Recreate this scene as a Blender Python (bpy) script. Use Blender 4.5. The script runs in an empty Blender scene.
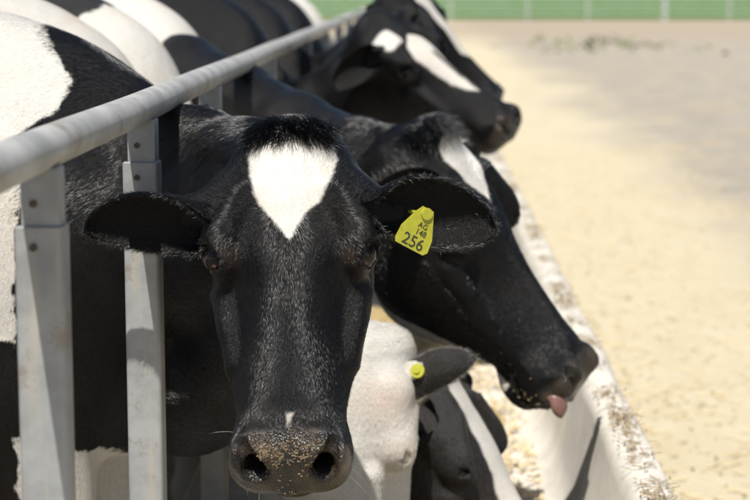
import bpy, bmesh, math, random
import numpy as np
from mathutils import Vector, Matrix

R = math.radians
rng = np.random.default_rng(7)
random.seed(7)
scene = bpy.context.scene
C = scene.collection

# ------------------------------------------------------------------ camera
cam_d = bpy.data.cameras.new('camera')
cam = bpy.data.objects.new('camera', cam_d)
C.objects.link(cam)
cam.location = (0, 0, 1.47)
cam.rotation_euler = (R(90 - 8.28), 0, R(1.30))
cam_d.sensor_width = 36
cam_d.lens = 86.4
cam_d.clip_start = 0.05
cam_d.clip_end = 2000
cam_d.dof.use_dof = True
cam_d.dof.focus_distance = 2.47
cam_d.dof.aperture_fstop = 5.6
cam_d.dof.aperture_blades = 7
scene.camera = cam

# ------------------------------------------------------------------ sky and sun
SUN = Vector((-0.12, -0.52, 1.0)).normalized()      # towards the sun
world = bpy.data.worlds.new('World')
scene.world = world
world.use_nodes = True
wn = world.node_tree
bg = wn.nodes['Background']
sky = wn.nodes.new('ShaderNodeTexSky')
sky.sky_type = 'NISHITA'
sky.sun_disc = False
sky.sun_elevation = math.asin(SUN.z)
sky.sun_rotation = math.atan2(SUN.x, SUN.y)
sky.altitude = 200
sky.air_density = 1.0
sky.dust_density = 1.5
wn.links.new(sky.outputs[0], bg.inputs[0])
bg.inputs[1].default_value = 0.06
sun_d = bpy.data.lights.new('sun', 'SUN')
sun_d.energy = 5.0
sun_d.angle = R(0.53)
sun_d.color = (1.0, 0.965, 0.90)
sun = bpy.data.objects.new('sun', sun_d)
C.objects.link(sun)
sun.rotation_euler = SUN.to_track_quat('Z', 'Y').to_euler()
sun.location = (-2, -8, 14)

scene.view_settings.view_transform = 'Standard'
scene.view_settings.look = 'None'
scene.view_settings.gamma = 1
scene.view_settings.exposure = 0.38
scene.view_settings.use_curve_mapping = False
scene.render.engine = 'CYCLES'
scene.cycles.use_denoising = True
scene.cycles.max_bounces = 10
scene.cycles.diffuse_bounces = 4
scene.cycles.glossy_bounces = 4
scene.cycles.sample_clamp_indirect = 6


# ------------------------------------------------------------------ helpers
def tag(o, label=None, cat=None, group=None, kind=None):
    if label: o['label'] = label
    if cat: o['category'] = cat
    if group: o['group'] = group
    if kind: o['kind'] = kind
    return o


def empty(name, loc=(0, 0, 0), rz=0):
    o = bpy.data.objects.new(name, None)
    C.objects.link(o)
    o.location = loc
    o.rotation_euler = (0, 0, rz)
    o.empty_display_size = 0.1
    return o


def link_mesh(name, me, mat=None, parent=None):
    o = bpy.data.objects.new(name, me)
    C.objects.link(o)
    if mat is not None: me.materials.append(mat)
    if parent is not None: o.parent = parent
    return o


def pyobj(name, verts, faces, mat=None, parent=None, smooth=True):
    me = bpy.data.meshes.new(name)
    me.from_pydata([tuple(v) for v in verts], [], [tuple(f) for f in faces])
    me.update()
    if smooth: me.shade_smooth()
    return link_mesh(name, me, mat, parent)


def bmobj(name, bm, mat=None, parent=None, smooth=False, autosmooth=None):
    me = bpy.data.meshes.new(name)
    bmesh.ops.recalc_face_normals(bm, faces=bm.faces)
    bm.to_mesh(me)
    bm.free()
    if smooth: me.shade_smooth()
    if autosmooth is not None:
        me.shade_smooth()
        me.set_sharp_from_angle(angle=R(autosmooth))
    return link_mesh(name, me, mat, parent)


def bm_box(bm, c, s, bevel=0.0, seg=2, rot=None):
    r = bmesh.ops.create_cube(bm, size=1.0)
    vs = r['verts']
    for v in vs:
        p = Vector((v.co.x * s[0], v.co.y * s[1], v.co.z * s[2]))
        if rot is not None: p = rot @ p
        v.co = p + Vector(c)
    if bevel:
        es = list({e for v in vs for e in v.link_edges})
        bmesh.ops.bevel(bm, geom=es, offset=bevel, segments=seg, affect='EDGES', profile=0.6)


def bm_tube(bm, a, b, r, n=24, r2=None):
    a, b = Vector(a), Vector(b)
    d = (b - a)
    res = bmesh.ops.create_cone(bm, cap_ends=True, segments=n, radius1=r, radius2=r if r2 is None else r2, depth=d.length)
    M = Matrix.Translation((a + b) / 2) @ d.to_track_quat('Z', 'Y').to_matrix().to_4x4()
    bmesh.ops.transform(bm, matrix=M, verts=res['verts'])


# node helper ---------------------------------------------------------------
class NT:
    def __init__(self, name):
        self.m = bpy.data.materials.new(name)
        self.m.use_nodes = True
        self.t = self.m.node_tree
        self.b = self.t.nodes['Principled BSDF']
        self.out = self.t.nodes['Material Output']

    def n(self, kind, **kw):
        nd = self.t.nodes.new('ShaderNode' + kind)
        for k, v in kw.items():
            if k.startswith('i_'):
                nd.inputs[k[2:].replace('_', ' ')].default_value = v
            else:
                setattr(nd, k, v)
        return nd

    def l(self, a, b):
        self.t.links.new(a, b)

    def val(self, x, inp):
        if isinstance(x, (int, float)): inp.default_value = x
        else: self.l(x, inp)

    def math(self, op, a, b=0.0, c=None, clamp=False):
        nd = self.n('Math', operation=op, use_clamp=clamp)
        self.val(a, nd.inputs[0])
        self.val(b, nd.inputs[1])
        if c is not None: self.val(c, nd.inputs[2])
        return nd.outputs[0]

    def noise(self, vec, scale, detail=4, rough=0.55, dist=0.0):
        nd = self.n('TexNoise')
        nd.inputs['Scale'].default_value = scale
        nd.inputs['Detail'].default_value = detail
        nd.inputs['Roughness'].default_value = rough
        nd.inputs['Distortion'].default_value = dist
        if vec is not None: self.l(vec, nd.inputs['Vector'])
        return nd.outputs['Fac']

    def mapping(self, vec, scale=(1, 1, 1), rot=(0, 0, 0), loc=(0, 0, 0)):
        nd = self.n('Mapping')
        nd.inputs['Scale'].default_value = scale
        nd.inputs['Rotation'].default_value = rot
        nd.inputs['Location'].default_value = loc
        self.l(vec, nd.inputs['Vector'])
        return nd.outputs[0]

    def obj(self):
        return self.n('TexCoord').outputs['Object']

    def ramp(self, fac, stops):
        nd = self.n('ValToRGB')
        cr = nd.color_ramp
        while len(cr.elements) < len(stops): cr.elements.new(0.5)
        for e, (p, c) in zip(cr.elements, stops):
            e.position = p
            e.color = (c[0], c[1], c[2], 1) if not isinstance(c, (int, float)) else (c, c, c, 1)
        self.l(fac, nd.inputs[0])
        return nd.outputs[0]

    def mix(self, fac, a, b):
        nd = self.n('Mix', data_type='RGBA')
        self.val(fac, nd.inputs[0])
        for x, i in ((a, nd.inputs[6]), (b, nd.inputs[7])):
            if isinstance(x, tuple): i.default_value = (x[0], x[1], x[2], 1)
            else: self.l(x, i)
        return nd.outputs[2]

    def smooth(self, x, lo, hi):
        nd = self.n('MapRange', interpolation_type='SMOOTHSTEP')
        self.val(x, nd.inputs[0])
        nd.inputs[1].default_value = lo
        nd.inputs[2].default_value = hi
        return nd.outputs[0]

    def bump(self, h, strength, dist, normal=None):
        nd = self.n('Bump')
        nd.inputs['Strength'].default_value = strength
        nd.inputs['Distance'].default_value = dist
        self.l(h, nd.inputs['Height'])
        if normal is not None: self.l(normal, nd.inputs['Normal'])
        self.l(nd.outputs[0], self.b.inputs['Normal'])
        return nd.outputs[0]

    def set(self, **kw):
        for k, v in kw.items():
            k = k.replace('_', ' ')
            if isinstance(v, (int, float)): self.b.inputs[k].default_value = v
            elif isinstance(v, tuple): self.b.inputs[k].default_value = (v[0], v[1], v[2], 1)
            else: self.l(v, self.b.inputs[k])
        return self


# ------------------------------------------------------------------ materials
def mat_straw():
    t = NT('straw_covered_concrete')
    o = t.obj()
    big = t.noise(t.mapping(o, (0.5, 0.22, 1)), 1.1, 4, 0.6)
    mid = t.noise(o, 5.0, 5, 0.65)
    fine = t.noise(t.mapping(o, (1, 1, 1)), 55, 5, 0.75)
    sep = t.n('SeparateXYZ')
    t.l(o, sep.inputs[0])
    # the strewn band along the trough thins out to bare grey concrete on the right
    edge = t.math('ADD', sep.outputs[0], t.math('MULTIPLY', big, 2.4))
    edge = t.math('ADD', edge, t.math('MULTIPLY', mid, 0.7))
    bare = t.smooth(edge, 3.0, 4.4)
    straw = t.ramp(fine, [(0.25, (0.46, 0.39, 0.25)), (0.5, (0.525, 0.455, 0.315)), (0.75, (0.59, 0.525, 0.38))])
    straw = t.mix(t.smooth(mid, 0.42, 0.75), straw, (0.565, 0.50, 0.365))
    straw = t.mix(t.math('MULTIPLY', t.smooth(t.noise(t.mapping(o, (1, .35, 1)), 1.6, 5, 0.65), .50, .72), .45), straw, (0.44, 0.36, 0.22))
    conc = t.ramp(t.noise(o, 2.3, 6, 0.7), [(0.3, (0.25, 0.22, 0.18)), (0.7, (0.40, 0.36, 0.30))])
    conc = t.mix(t.smooth(t.noise(o, 1.2, 5, 0.7), 0.5, 0.7), conc, (0.42, 0.33, 0.21))
    far = t.smooth(t.math('ADD', sep.outputs[1], t.math('MULTIPLY', big, 14.0)), 48, 72)
    col = t.mix(t.math('MULTIPLY', far, .8), t.mix(bare, straw, conc), (0.34, 0.275, 0.20))
    t.set(Base_Color=col, Roughness=0.95)
    t.bump(fine, 0.7, 0.012)
    return t.m


def mat_concrete(name='trough_concrete', tint=(0.66, 0.62, 0.55)):
    t = NT(name)
    o = t.obj()
    n1 = t.noise(o, 6, 6, 0.65)
    n2 = t.noise(o, 90, 3, 0.6)
    drip = t.noise(t.mapping(o, (6, 14, 1.2)), 2.5, 5, 0.6)
    col = t.mix(t.smooth(n1, 0.35, 0.7), tuple(c * 0.82 for c in tint), tint)
    col = t.mix(t.math('MULTIPLY', t.smooth(drip, 0.52, 0.75), 0.5), col, (0.42, 0.34, 0.22))
    col = t.mix(t.math('MULTIPLY', t.smooth(n2, 0.55, 0.75), 0.35), col, (0.30, 0.27, 0.22))
    t.set(Base_Color=col, Roughness=0.85)
    t.bump(t.math('ADD', n1, t.math('MULTIPLY', n2, 0.4)), 0.35, 0.006)
    return t.m


def mat_galv(name, base=(0.46, 0.47, 0.48), rough=0.55, metal=0.35, along='Z'):
    t = NT(name)
    o = t.obj()
    n1 = t.noise(o, 9, 5, 0.65)
    n2 = t.noise(o, 60, 4, 0.7)
    vor = t.n('TexVoronoi')
    vor.inputs['Scale'].default_value = 75
    t.l(o, vor.inputs['Vector'])
    streak = t.noise(t.mapping(o, (40, 40, 2.5) if along == 'Z' else (40, 2.5, 40)), 1.2, 4, 0.6)
    col = t.mix(t.smooth(n1, 0.3, 0.7), tuple(c * 0.70 for c in base), tuple(c * 1.06 for c in base))
    col = t.mix(t.math('MULTIPLY', t.smooth(streak, 0.52, 0.78), 0.6), col, (0.50, 0.44, 0.34))
    col = t.mix(t.math('MULTIPLY', t.smooth(n2, 0.60, 0.78), 0.55), col, (0.24, 0.21, 0.17))
    blot = t.smooth(t.noise(o, 13, 7, 0.75), 0.55, 0.63)
    col = t.mix(t.math('MULTIPLY', blot, 0.55), col, (0.25, 0.20, 0.14))
    sp = t.math('MULTIPLY', vor.outputs['Distance'], 0.12)
    t.set(Base_Color=col, Metallic=metal, Roughness=t.math('ADD', t.math('MULTIPLY', n1, 0.2), t.math('ADD', sp, rough - 0.12)))
    t.bump(n2, 0.12, 0.002)
    return t.m


def mat_plain(name, col, rough=0.6, metal=0.0, var=0.25, scale=30, bump=0.2, **kw):
    t = NT(name)
    o = t.obj()
    n = t.noise(o, scale, 4, 0.6)
    t.set(Base_Color=t.mix(n, tuple(c * (1 - var) for c in col), tuple(min(1, c * (1 + var)) for c in col)), Roughness=rough, Metallic=metal, **kw)
    t.bump(n, bump, 0.002)
    return t.m


def mat_coat(name, fibre=1.0, dirty=0.35, black=(0.0035, 0.0034, 0.0036), white=(0.64, 0.615, 0.565)):
    """short coat: pat (m, >0 white) + ragged edge; nose = bare wet pad; skin = thin haired pinkish skin"""
    t = NT(name)
    o = t.obj()
    pat = t.n('Attribute', attribute_name='pat').outputs['Fac']
    nose = t.n('Attribute', attribute_name='nose').outputs['Fac']
    skin = t.n('Attribute', attribute_name='skin').outputs['Fac']
    wob = t.math('MULTIPLY', t.math('SUBTRACT', t.noise(o, 17, 4, 0.6), 0.5), 0.05)
    rag = t.math('MULTIPLY', t.math('SUBTRACT', t.noise(t.mapping(o, (210, 210, 50), (0, R(35), 0)), 1.0, 4, 0.7), 0.5), 0.014)
    fine_ = t.n('Attribute', attribute_name='face').outputs['Fac']
    e = t.math('ADD', pat, t.math('MULTIPLY', t.math('ADD', wob, rag), t.math('MULTIPLY_ADD', fine_, -.62, 1.0)))
    w = t.smooth(e, -0.004, 0.004)
    fib = t.noise(t.mapping(o, (330, 330, 90)), 1.0, 4, 0.75)
    fib2 = t.noise(o, 24, 5, 0.65)
    dirt = t.smooth(t.noise(o, 5, 5, 0.65), 0.42, 0.75)
    bl = t.mix(t.smooth(fib, 0.35, 0.7), tuple(c * 0.55 for c in black), tuple(c * 1.7 for c in black))
    bl = t.mix(t.math('MULTIPLY', dirt, 0.12), bl, (0.045, 0.034, 0.026))
    wh = t.mix(t.smooth(fib, 0.30, 0.7), tuple(c * 0.80 for c in white), white)
    wh = t.mix(t.math('MULTIPLY', dirt, dirty), wh, (0.52, 0.40, 0.26))
    col = t.mix(w, bl, wh)
    col = t.mix(skin, col, (0.50, 0.31, 0.22))
    col = t.mix(nose, col, t.mix(t.smooth(fib2, 0.4, 0.65), (0.012, 0.011, 0.011), (0.048, 0.034, 0.023)))
    rough = t.math('ADD', t.math('MULTIPLY', w, 0.25), t.math('ADD', 0.21, t.math('MULTIPLY', fib, 0.16)))
    rough = t.math('MULTIPLY_ADD', nose, 0.04, rough)
    t.set(Base_Color=col, Roughness=rough)
    t.l(t.math('MULTIPLY_ADD', nose, .28, .22), t.b.inputs['Specular IOR Level'])
    t.b.inputs['Sheen Weight'].default_value = 0.0
    t.b.inputs['Sheen Roughness'].default_value = 0.4
    vor = t.n('TexVoronoi')
    vor.inputs['Scale'].default_value = 330
    t.l(o, vor.inputs['Vector'])
    fold = t.noise(t.mapping(o, (20, 20, 2.2), (0, R(12), 0)), 1.0, 3, 0.5)
    fold = t.math('MULTIPLY', fold, t.math('MULTIPLY_ADD', fine_, -1.6, 1.6))
    hair_h = t.math('ADD', t.math('ADD', t.math('MULTIPLY', fib, 0.75), t.math('MULTIPLY', fib2, 0.6)), fold)
    inv = t.math('SUBTRACT', 1.0, nose)
    h = t.math('ADD', t.math('MULTIPLY', hair_h, inv), t.math('MULTIPLY', t.math('MULTIPLY', vor.outputs['Distance'], 0.45), nose))
    t.bump(h, 0.65 * fibre, 0.006)
    return t.m


def mat_hair(name='hair_coat'):
    t = NT(name)
    tint = t.n('Attribute', attribute_name='tint').outputs['Fac']
    hi = t.n('HairInfo')
    rnd = hi.outputs['Random']
    bl = t.mix(t.math('POWER', rnd, 2.0), (0.0006, 0.0006, 0.0006), (0.006, 0.0058, 0.0058))
    wh = t.mix(rnd, (0.32, 0.30, 0.265), (0.66, 0.64, 0.60))
    h = t.n('BsdfHairPrincipled')
    h.model = 'CHIANG'
    h.parametrization = 'COLOR'
    t.l(t.mix(tint, bl, wh), h.inputs['Color'])
    t.l(t.math('MULTIPLY_ADD', rnd, .10, .07), h.inputs['Roughness'])
    h.inputs['Radial Roughness'].default_value = 0.45
    h.inputs['IOR'].default_value = 1.60
    t.l(h.outputs[0], t.out.inputs['Surface'])
    return t.m


M = {}
M['straw'] = mat_straw()
M['concrete'] = mat_concrete()
M['rail'] = mat_galv('painted_steel_tube', (0.46, 0.455, 0.44), 0.48, 0.2, 'Y')
M['post'] = mat_galv('galvanised_steel', (0.38, 0.39, 0.39), 0.48, 0.30, 'Z')
M['bolt'] = mat_plain('rusty_bolt', (0.10, 0.075, 0.055), 0.7, 0.4)
M['coat'] = mat_coat('cow_coat')
M['coat_grey'] = mat_coat('grey_black_coat', 1.0, .35, (0.022, 0.020, 0.020))
M['coat_cream'] = mat_coat('stained_white_coat', 1.3, .75)
M['hair'] = mat_hair()
M['yellow'] = mat_plain('yellow_plastic', (0.36, 0.355, 0.03), 0.42, 0, 0.30, 110, 0.05)
M['ink'] = mat_plain('black_print', (0.03, 0.03, 0.02), 0.6)
M['horn'] = mat_plain('hoof_horn', (0.05, 0.04, 0.035), 0.5)
M['tongue'] = mat_plain('wet_tongue', (0.165, 0.085, 0.070), 0.34, 0, 0.25, 70, 0.5)
M['feed'] = mat_plain('chopped_feed', (0.34, 0.26, 0.12), 0.9, 0, 0.5, 40, 0.8)
M['crumb'] = mat_plain('feed_crumb', (0.24, 0.18, 0.10), 0.8, 0, 0.5, 60, 0.3)
M['grass'] = mat_plain('far_grass', (0.055, 0.14, 0.014), 0.9, 0, 0.35, 0.25, 0.3)
M['far_steel'] = mat_galv('far_fence_steel', (0.62, 0.66, 0.64), 0.5, 0.1)
M['weed'] = mat_plain('dry_weeds', (0.16, 0.17, 0.09), 0.9, 0, 0.4, 2, 0.3)
M['yard'] = mat_plain('yard_concrete', (0.16, 0.13, 0.10), 0.9, 0, 0.4, 3, 0.4)


def mat_eye():
    t = NT('eye')
    t.set(Base_Color=t.mix(t.noise(t.obj(), 60, 3), (0.003, 0.003, 0.0035), (0.010, 0.006, 0.005)), Roughness=0.05)
    t.b.inputs['Specular IOR Level'].default_value = 0.35
    return t.m


M['eye'] = mat_eye()
M['caruncle'] = mat_plain('eye_corner', (0.12, 0.055, 0.036), 0.4)


# ------------------------------------------------------------------ implicit sculpting
def cr_table(xs, ys, n=160):
    """Catmull-Rom through the control points, sampled densely"""
    xs, ys = np.array(xs, float), np.array(ys, float)
    m = np.gradient(ys, xs)
    X = np.linspace(xs[0], xs[-1], n)
    i = np.clip(np.searchsorted(xs, X) - 1, 0, len(xs) - 2)
    h = xs[i + 1] - xs[i]
    t = (X - xs[i]) / h
    Y = (2*t**3 - 3*t**2 + 1)*ys[i] + (t**3 - 2*t**2 + t)*h*m[i] + (-2*t**3 + 3*t**2)*ys[i+1] + (t**3 - t**2)*h*m[i+1]
    return X.astype(np.float32), Y.astype(np.float32)


def smin(a, b, k):
    h = np.clip(0.5 + 0.5 * (b - a) / k, 0, 1)
    return b + (a - b) * h - k * h * (1 - h)


def ssub(a, b, k):          # a minus b
    return -smin(-a, b, k)


def ell(x, y, z, c, r):
    px, py, pz = (x - c[0]) / r[0], (y - c[1]) / r[1], (z - c[2]) / r[2]
    k0 = np.sqrt(px*px + py*py + pz*pz) + 1e-6
    k1 = np.sqrt((px/r[0])**2 + (py/r[1])**2 + (pz/r[2])**2) + 1e-6
    return k0 * (k0 - 1) / k1


def rcone(x, y, z, a, b, ra, rb):
    a, b = np.array(a, np.float32), np.array(b, np.float32)
    d = b - a
    L2 = float(d @ d) + 1e-9
    px, py, pz = x - a[0], y - a[1], z - a[2]
    t = np.clip((px*d[0] + py*d[1] + pz*d[2]) / L2, 0, 1)
    return np.sqrt((px - t*d[0])**2 + (py - t*d[1])**2 + (pz - t*d[2])**2) - (ra + (rb - ra)*t)


HX = [-.050, -.035, 0.00, .05, .10, .15, .20, .25, .30, .36, .42, .465, .50, .525, .545]
H_TOP = cr_table(HX, [-.075, -.028, .000, .008, .009, .008, .004, -.004, -.010, -.014, -.016, -.018, -.028, -.050, -.085])
H_W = cr_table(HX, [.012, .052, .082, .102, .112, .118, .120, .115, .104, .091, .080, .080, .079, .067, .015])
H_ZC = cr_table(HX, [-.085, -.08, -.08, -.082, -.088, -.10, -.11, -.12, -.118, -.105, -.095, -.090, -.090, -.092, -.092])
H_BOT = cr_table(HX, [-.095, -.13, -.16, -.19, -.22, -.245, -.258, -.255, -.235, -.20, -.172, -.162, -.152, -.135, -.100])
H_TAP = cr_table(HX, [.1, .1, .1, .10, .12, .18, .34, .52, .60, .58, .44, .22, .14, .1, .1])
EYE = np.array((.190, .1035, -.041))
EYE_OUT = np.array((.20, .70, .68))
EYE_OUT = EYE_OUT / np.linalg.norm(EYE_OUT)


def head_sdf(x, y, z, mouth=0.0, deep=1.0, eo=1.0):
    """x poll->muzzle, y left, z dorsal; metres"""
    ya = np.abs(y)
    ya = np.sqrt(ya*ya + 1e-5)
    f = lambda T: np.interp(x, T[0], T[1]).astype(np.float32)
    top, w, zc, bot, tap = f(H_TOP), f(H_W), f(H_ZC), f(H_BOT), f(H_TAP)
    bot = zc + (bot - zc) * (1 + (deep - 1) * np.clip((.42 - x) / .12, 0, 1))
    ht, hb = top - zc, zc - bot
    up = np.clip((z - zc) / ht, 0, 1.2)
    dn = np.clip((zc - z) / hb, 0, 1.2)
    ww = w * (1 - tap * up) * (1 - .28 * dn)
    zz = np.where(z > zc, (z - zc) / ht, (zc - z) / hb)
    n = 2.5
    q = (np.power(ya / ww, n) + np.power(np.abs(zz), n)) ** (1 / n)
    d = (q - 1) * np.minimum(w, np.minimum(ht, hb)) * .95
    ex = np.maximum(np.maximum(x - .545, -.05 - x), 0)
    d = d + ex
    d = smin(d, ell(x, ya, z, (.004, 0, -.018), (.040, .056, .040)), .03)
    d = smin(d, ell(x, ya, z, (.130, .099, -.040), (.066, .030, .036)), .03)         # brow
    d = smin(d, rcone(x, ya, z, (.105, .068, .000), (.160, .100, -.016), .016, .018), .022)        # brow arch
    d = smin(d, ell(x, ya, z, EYE + (-.004, .001, .004), (.042, .0290, .036)), .020)      # lids
    d = smin(d, ell(x, ya, z, (.165, .078, -.165), (.100, .034, .085)), .03)           # cheek
    d = smin(d, rcone(x, ya, z, (.232, .104, -.082), (.335, .084, -.102), .022, .012), .022)
    d = smin(d, ell(x, ya, z, (.490, .047, -.098), (.046, .035, .050)), .03)           # lips
    d = smin(d, ell(x, ya, z, (.505, .052, -.050), (.032, .030, .030)), .02)           # nostril wing
    d = smin(d, ell(x, ya, z, (.472, 0, -.158 - .5*mouth), (.052, .056, .026)), .02)   # chin
    d = ssub(d, ell(x, ya, z, (.255, .156, -.050), (.050, .044, .042)), .03)           # below the eye
    d = ssub(d, ell(x, ya, z, (.335, .100, -.014), (.105, .044, .038)), .018)
    d = ssub(d, ell(x, ya, z, (.222, .080, .014), (.040, .026, .026)), .018)            # side of nose bridge
    # mouth slit
    zm = -.128 - .10 * np.clip(.45 - x, 0, .2) + .004*np.sin(x*60)
    slit = np.maximum(np.abs(z - zm) - (.0022 + mouth * np.clip((x - .43) * 6, 0, 1)), .41 - x)
    slit = np.maximum(slit, -(d + .016))
    d = ssub(d, slit, .006)
    # nostrils, comma shaped
    nos = rcone(x, ya, z, (.492, .067, -.026), (.518, .057, -.034), .0080, .0125)
    nos = smin(nos, rcone(x, ya, z, (.518, .057, -.034), (.536, .043, -.052), .0125, .0170), .008)
    nos = smin(nos, rcone(x, ya, z, (.530, .050, -.052), (.465, .042, -.085), .0165, .012), .01)
    d = ssub(d, nos, .008)
    # eye opening
    ec = EYE + EYE_OUT * .022
    e1, e3 = np.array((.93, -.30, .20)), None
    e1 = e1 - EYE_OUT * (e1 @ EYE_OUT)
    e1 /= np.linalg.norm(e1)
    e3 = np.cross(e1, EYE_OUT)
    dx_, dy_, dz_ = x - ec[0], ya - ec[1], z - ec[2]
    la = dx_*e1[0] + dy_*e1[1] + dz_*e1[2]
    lb = dx_*EYE_OUT[0] + dy_*EYE_OUT[1] + dz_*EYE_OUT[2]
    lc = dx_*e3[0] + dy_*e3[1] + dz_*e3[2]
    d = ssub(d, ell(la, lb, lc, (0, 0, 0), (.0255*eo, .027, .0175*eo)), .003)
    return d


BX = [-1.64, -1.60, -1.48, -1.2, -.9, -.6, -.3, 0, .15, .28, .36]
B_TOP = cr_table(BX, [1.15, 1.28, 1.39, 1.39, 1.37, 1.37, 1.39, 1.42, 1.37, 1.26, 1.10])
B_BOT = cr_table(BX, [1.00, .86, .78, .70, .60, .58, .60, .66, .70, .76, .88])
B_W = cr_table(BX, [.03, .14, .24, .29, .34, .35, .33, .27, .23, .17, .04])


def bez(p, n):
    t = np.linspace(0, 1, n)[:, None]
    p = [np.array(q, float) for q in p]
    return (1-t)**3*p[0] + 3*(1-t)**2*t*p[1] + 3*(1-t)*t*t*p[2] + t**3*p[3]


class CowShape:
    def __init__(self, head, hs=1.0, mouth=0.0, bend=.35, crest_c=None, core_c=None, bulge=(), nd_in=None, deep=1.0, eo=1.0, tall=0.0, throat_c=None):
        """head: 4x4 in cow space; hs head scale"""
        self.Mh = np.array(head)
        self.Mi = np.linalg.inv(self.Mh)
        self.hs = hs
        self.mouth = mouth
        hp = lambda v: (self.Mh @ np.append(np.array(v) * hs, 1))[:3]
        self.hp = hp
        back = -self.Mh[:3, 0]          # from muzzle to poll
        dn = -self.Mh[:3, 2]
        oc, th = hp((.03, 0, -.075)), hp((.12, 0, -.165))
        nd = (back * .45 + dn * .75)
        if nd_in is not None: nd = nd_in
        nd = nd / np.linalg.norm(nd)
        L = bend
        self.crest = bez([(-.05, 0, 1.30), crest_c or (.25, 0, 1.33), oc + nd*L*.75, oc], 7)
        self.core = bez([(.05, 0, 1.08), core_c or (.32, 0, 1.10), (oc + th)/2 + nd*L*.8, (oc + th)/2], 7)
        self.throat = bez([(.22, 0, .84), throat_c or (.42, 0, .92), th + nd*L*.7, th], 7)
        self.bulge = bulge
        self.deep = deep
        self.eo = eo
        self.tall = tall
        self.rc = np.linspace(.100, .068, 7)
        self.rk = np.linspace(.205, .100, 7)
        self.rt = np.linspace(.135, .072 + .06*(deep - 1), 7)

    def head_local(self, P):
        q = (P - self.Mh[:3, 3]) @ self.Mh[:3, :3]
        return q / self.hs

    def head_part(self, P):
        out = np.full(len(P), .25, np.float32)
        q = self.head_local(P)
        m = (q[:, 0] > -.18) & (q[:, 0] < .68) & (np.abs(q[:, 1]) < .24) & (q[:, 2] > -.42) & (q[:, 2] < .14)
        if m.any():
            qq = q[m].astype(np.float32)
            d = head_sdf(qq[:, 0], qq[:, 1], qq[:, 2], self.mouth, self.deep, self.eo)
            for a, b in self.bulge:
                d = smin(d, rcone(qq[:, 0], qq[:, 1], qq[:, 2], a, b, .050, .030), .03)
            out[m] = np.minimum(d * self.hs, .25)
        return out

    def neck_part(self, P):
        x, y, z = P[:, 0], P[:, 1], P[:, 2]
        d = None
        for pts, rr in ((self.crest, self.rc), (self.core, self.rk), (self.throat, self.rt)):
            for i in range(6):
                e = rcone(x, y, z, pts[i], pts[i+1], rr[i], rr[i+1])
                d = e if d is None else smin(d, e, .035)
        return d

    def body_part(self, P):
        x, y, z = P[:, 0], P[:, 1], P[:, 2]
        ya = np.sqrt(y*y + 1e-5)
        f = lambda T: np.interp(x, T[0], T[1]).astype(np.float32)
        top, bot, w = f(B_TOP) + self.tall, f(B_BOT), f(B_W)
        zc, h = bot + (top - bot) * .47, None
        hh = np.where(z > zc, top - zc, zc - bot)
        q = (np.power(ya / (w * (1 - .22*np.clip((z - zc)/(top - zc), 0, 1.2)**2)), 2.25) + np.power(np.abs(z - zc) / hh, 2.25)) ** (1/2.25)
        d = (q - 1) * np.minimum(w, hh)
        d = d + np.maximum(np.maximum(x - .36, -1.64 - x), 0)
        d = smin(d, ell(x, ya, z, (.06, .185, 1.02), (.19, .085, .27)), .07)
        d = smin(d, ell(x, ya, z, (-1.28, .20, 1.02), (.24, .09, .26)), .07)
        d = smin(d, ell(x, ya, z, (-1.05, .18, 1.27), (.10, .07, .06)), .08)
        d = smin(d, rcone(x, ya, z, (.10, .17, .82), (.15, .16, .47), .105, .056), .06)
        d = smin(d, rcone(x, ya, z, (.15, .16, .47), (.12, .16, .12), .048, .036), .03)
        d = smin(d, rcone(x, ya, z, (.12, .16, .12), (.15, .16, .045), .044, .050), .03)
        d = smin(d, rcone(x, ya, z, (-1.30, .19, .98), (-1.16, .20, .68), .16, .10), .08)
        d = smin(d, rcone(x, ya, z, (-1.16, .20, .68), (-1.44, .19, .50), .085, .055), .05)
        d = smin(d, rcone(x, ya, z, (-1.44, .19, .50), (-1.38, .19, .12), .046, .038), .03)
        d = smin(d, rcone(x, ya, z, (-1.38, .19, .12), (-1.34, .19, .045), .046, .052), .03)
        return d

    def sdf(self, P):
        P = P.astype(np.float32)
        out = np.full(len(P), .3, np.float32)
        m = P[:, 0] < .62
        out[m] = self.body_part(P[m])
        m2 = P[:, 0] > -.45
        Q = P[m2]
        nk = self.neck_part(Q)
        hd = self.head_part(Q)
        nh = smin(nk, hd, .045)
        out[m2] = smin(out[m2], nh, .09)
        return np.maximum(out, .004 - P[:, 2])


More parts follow.
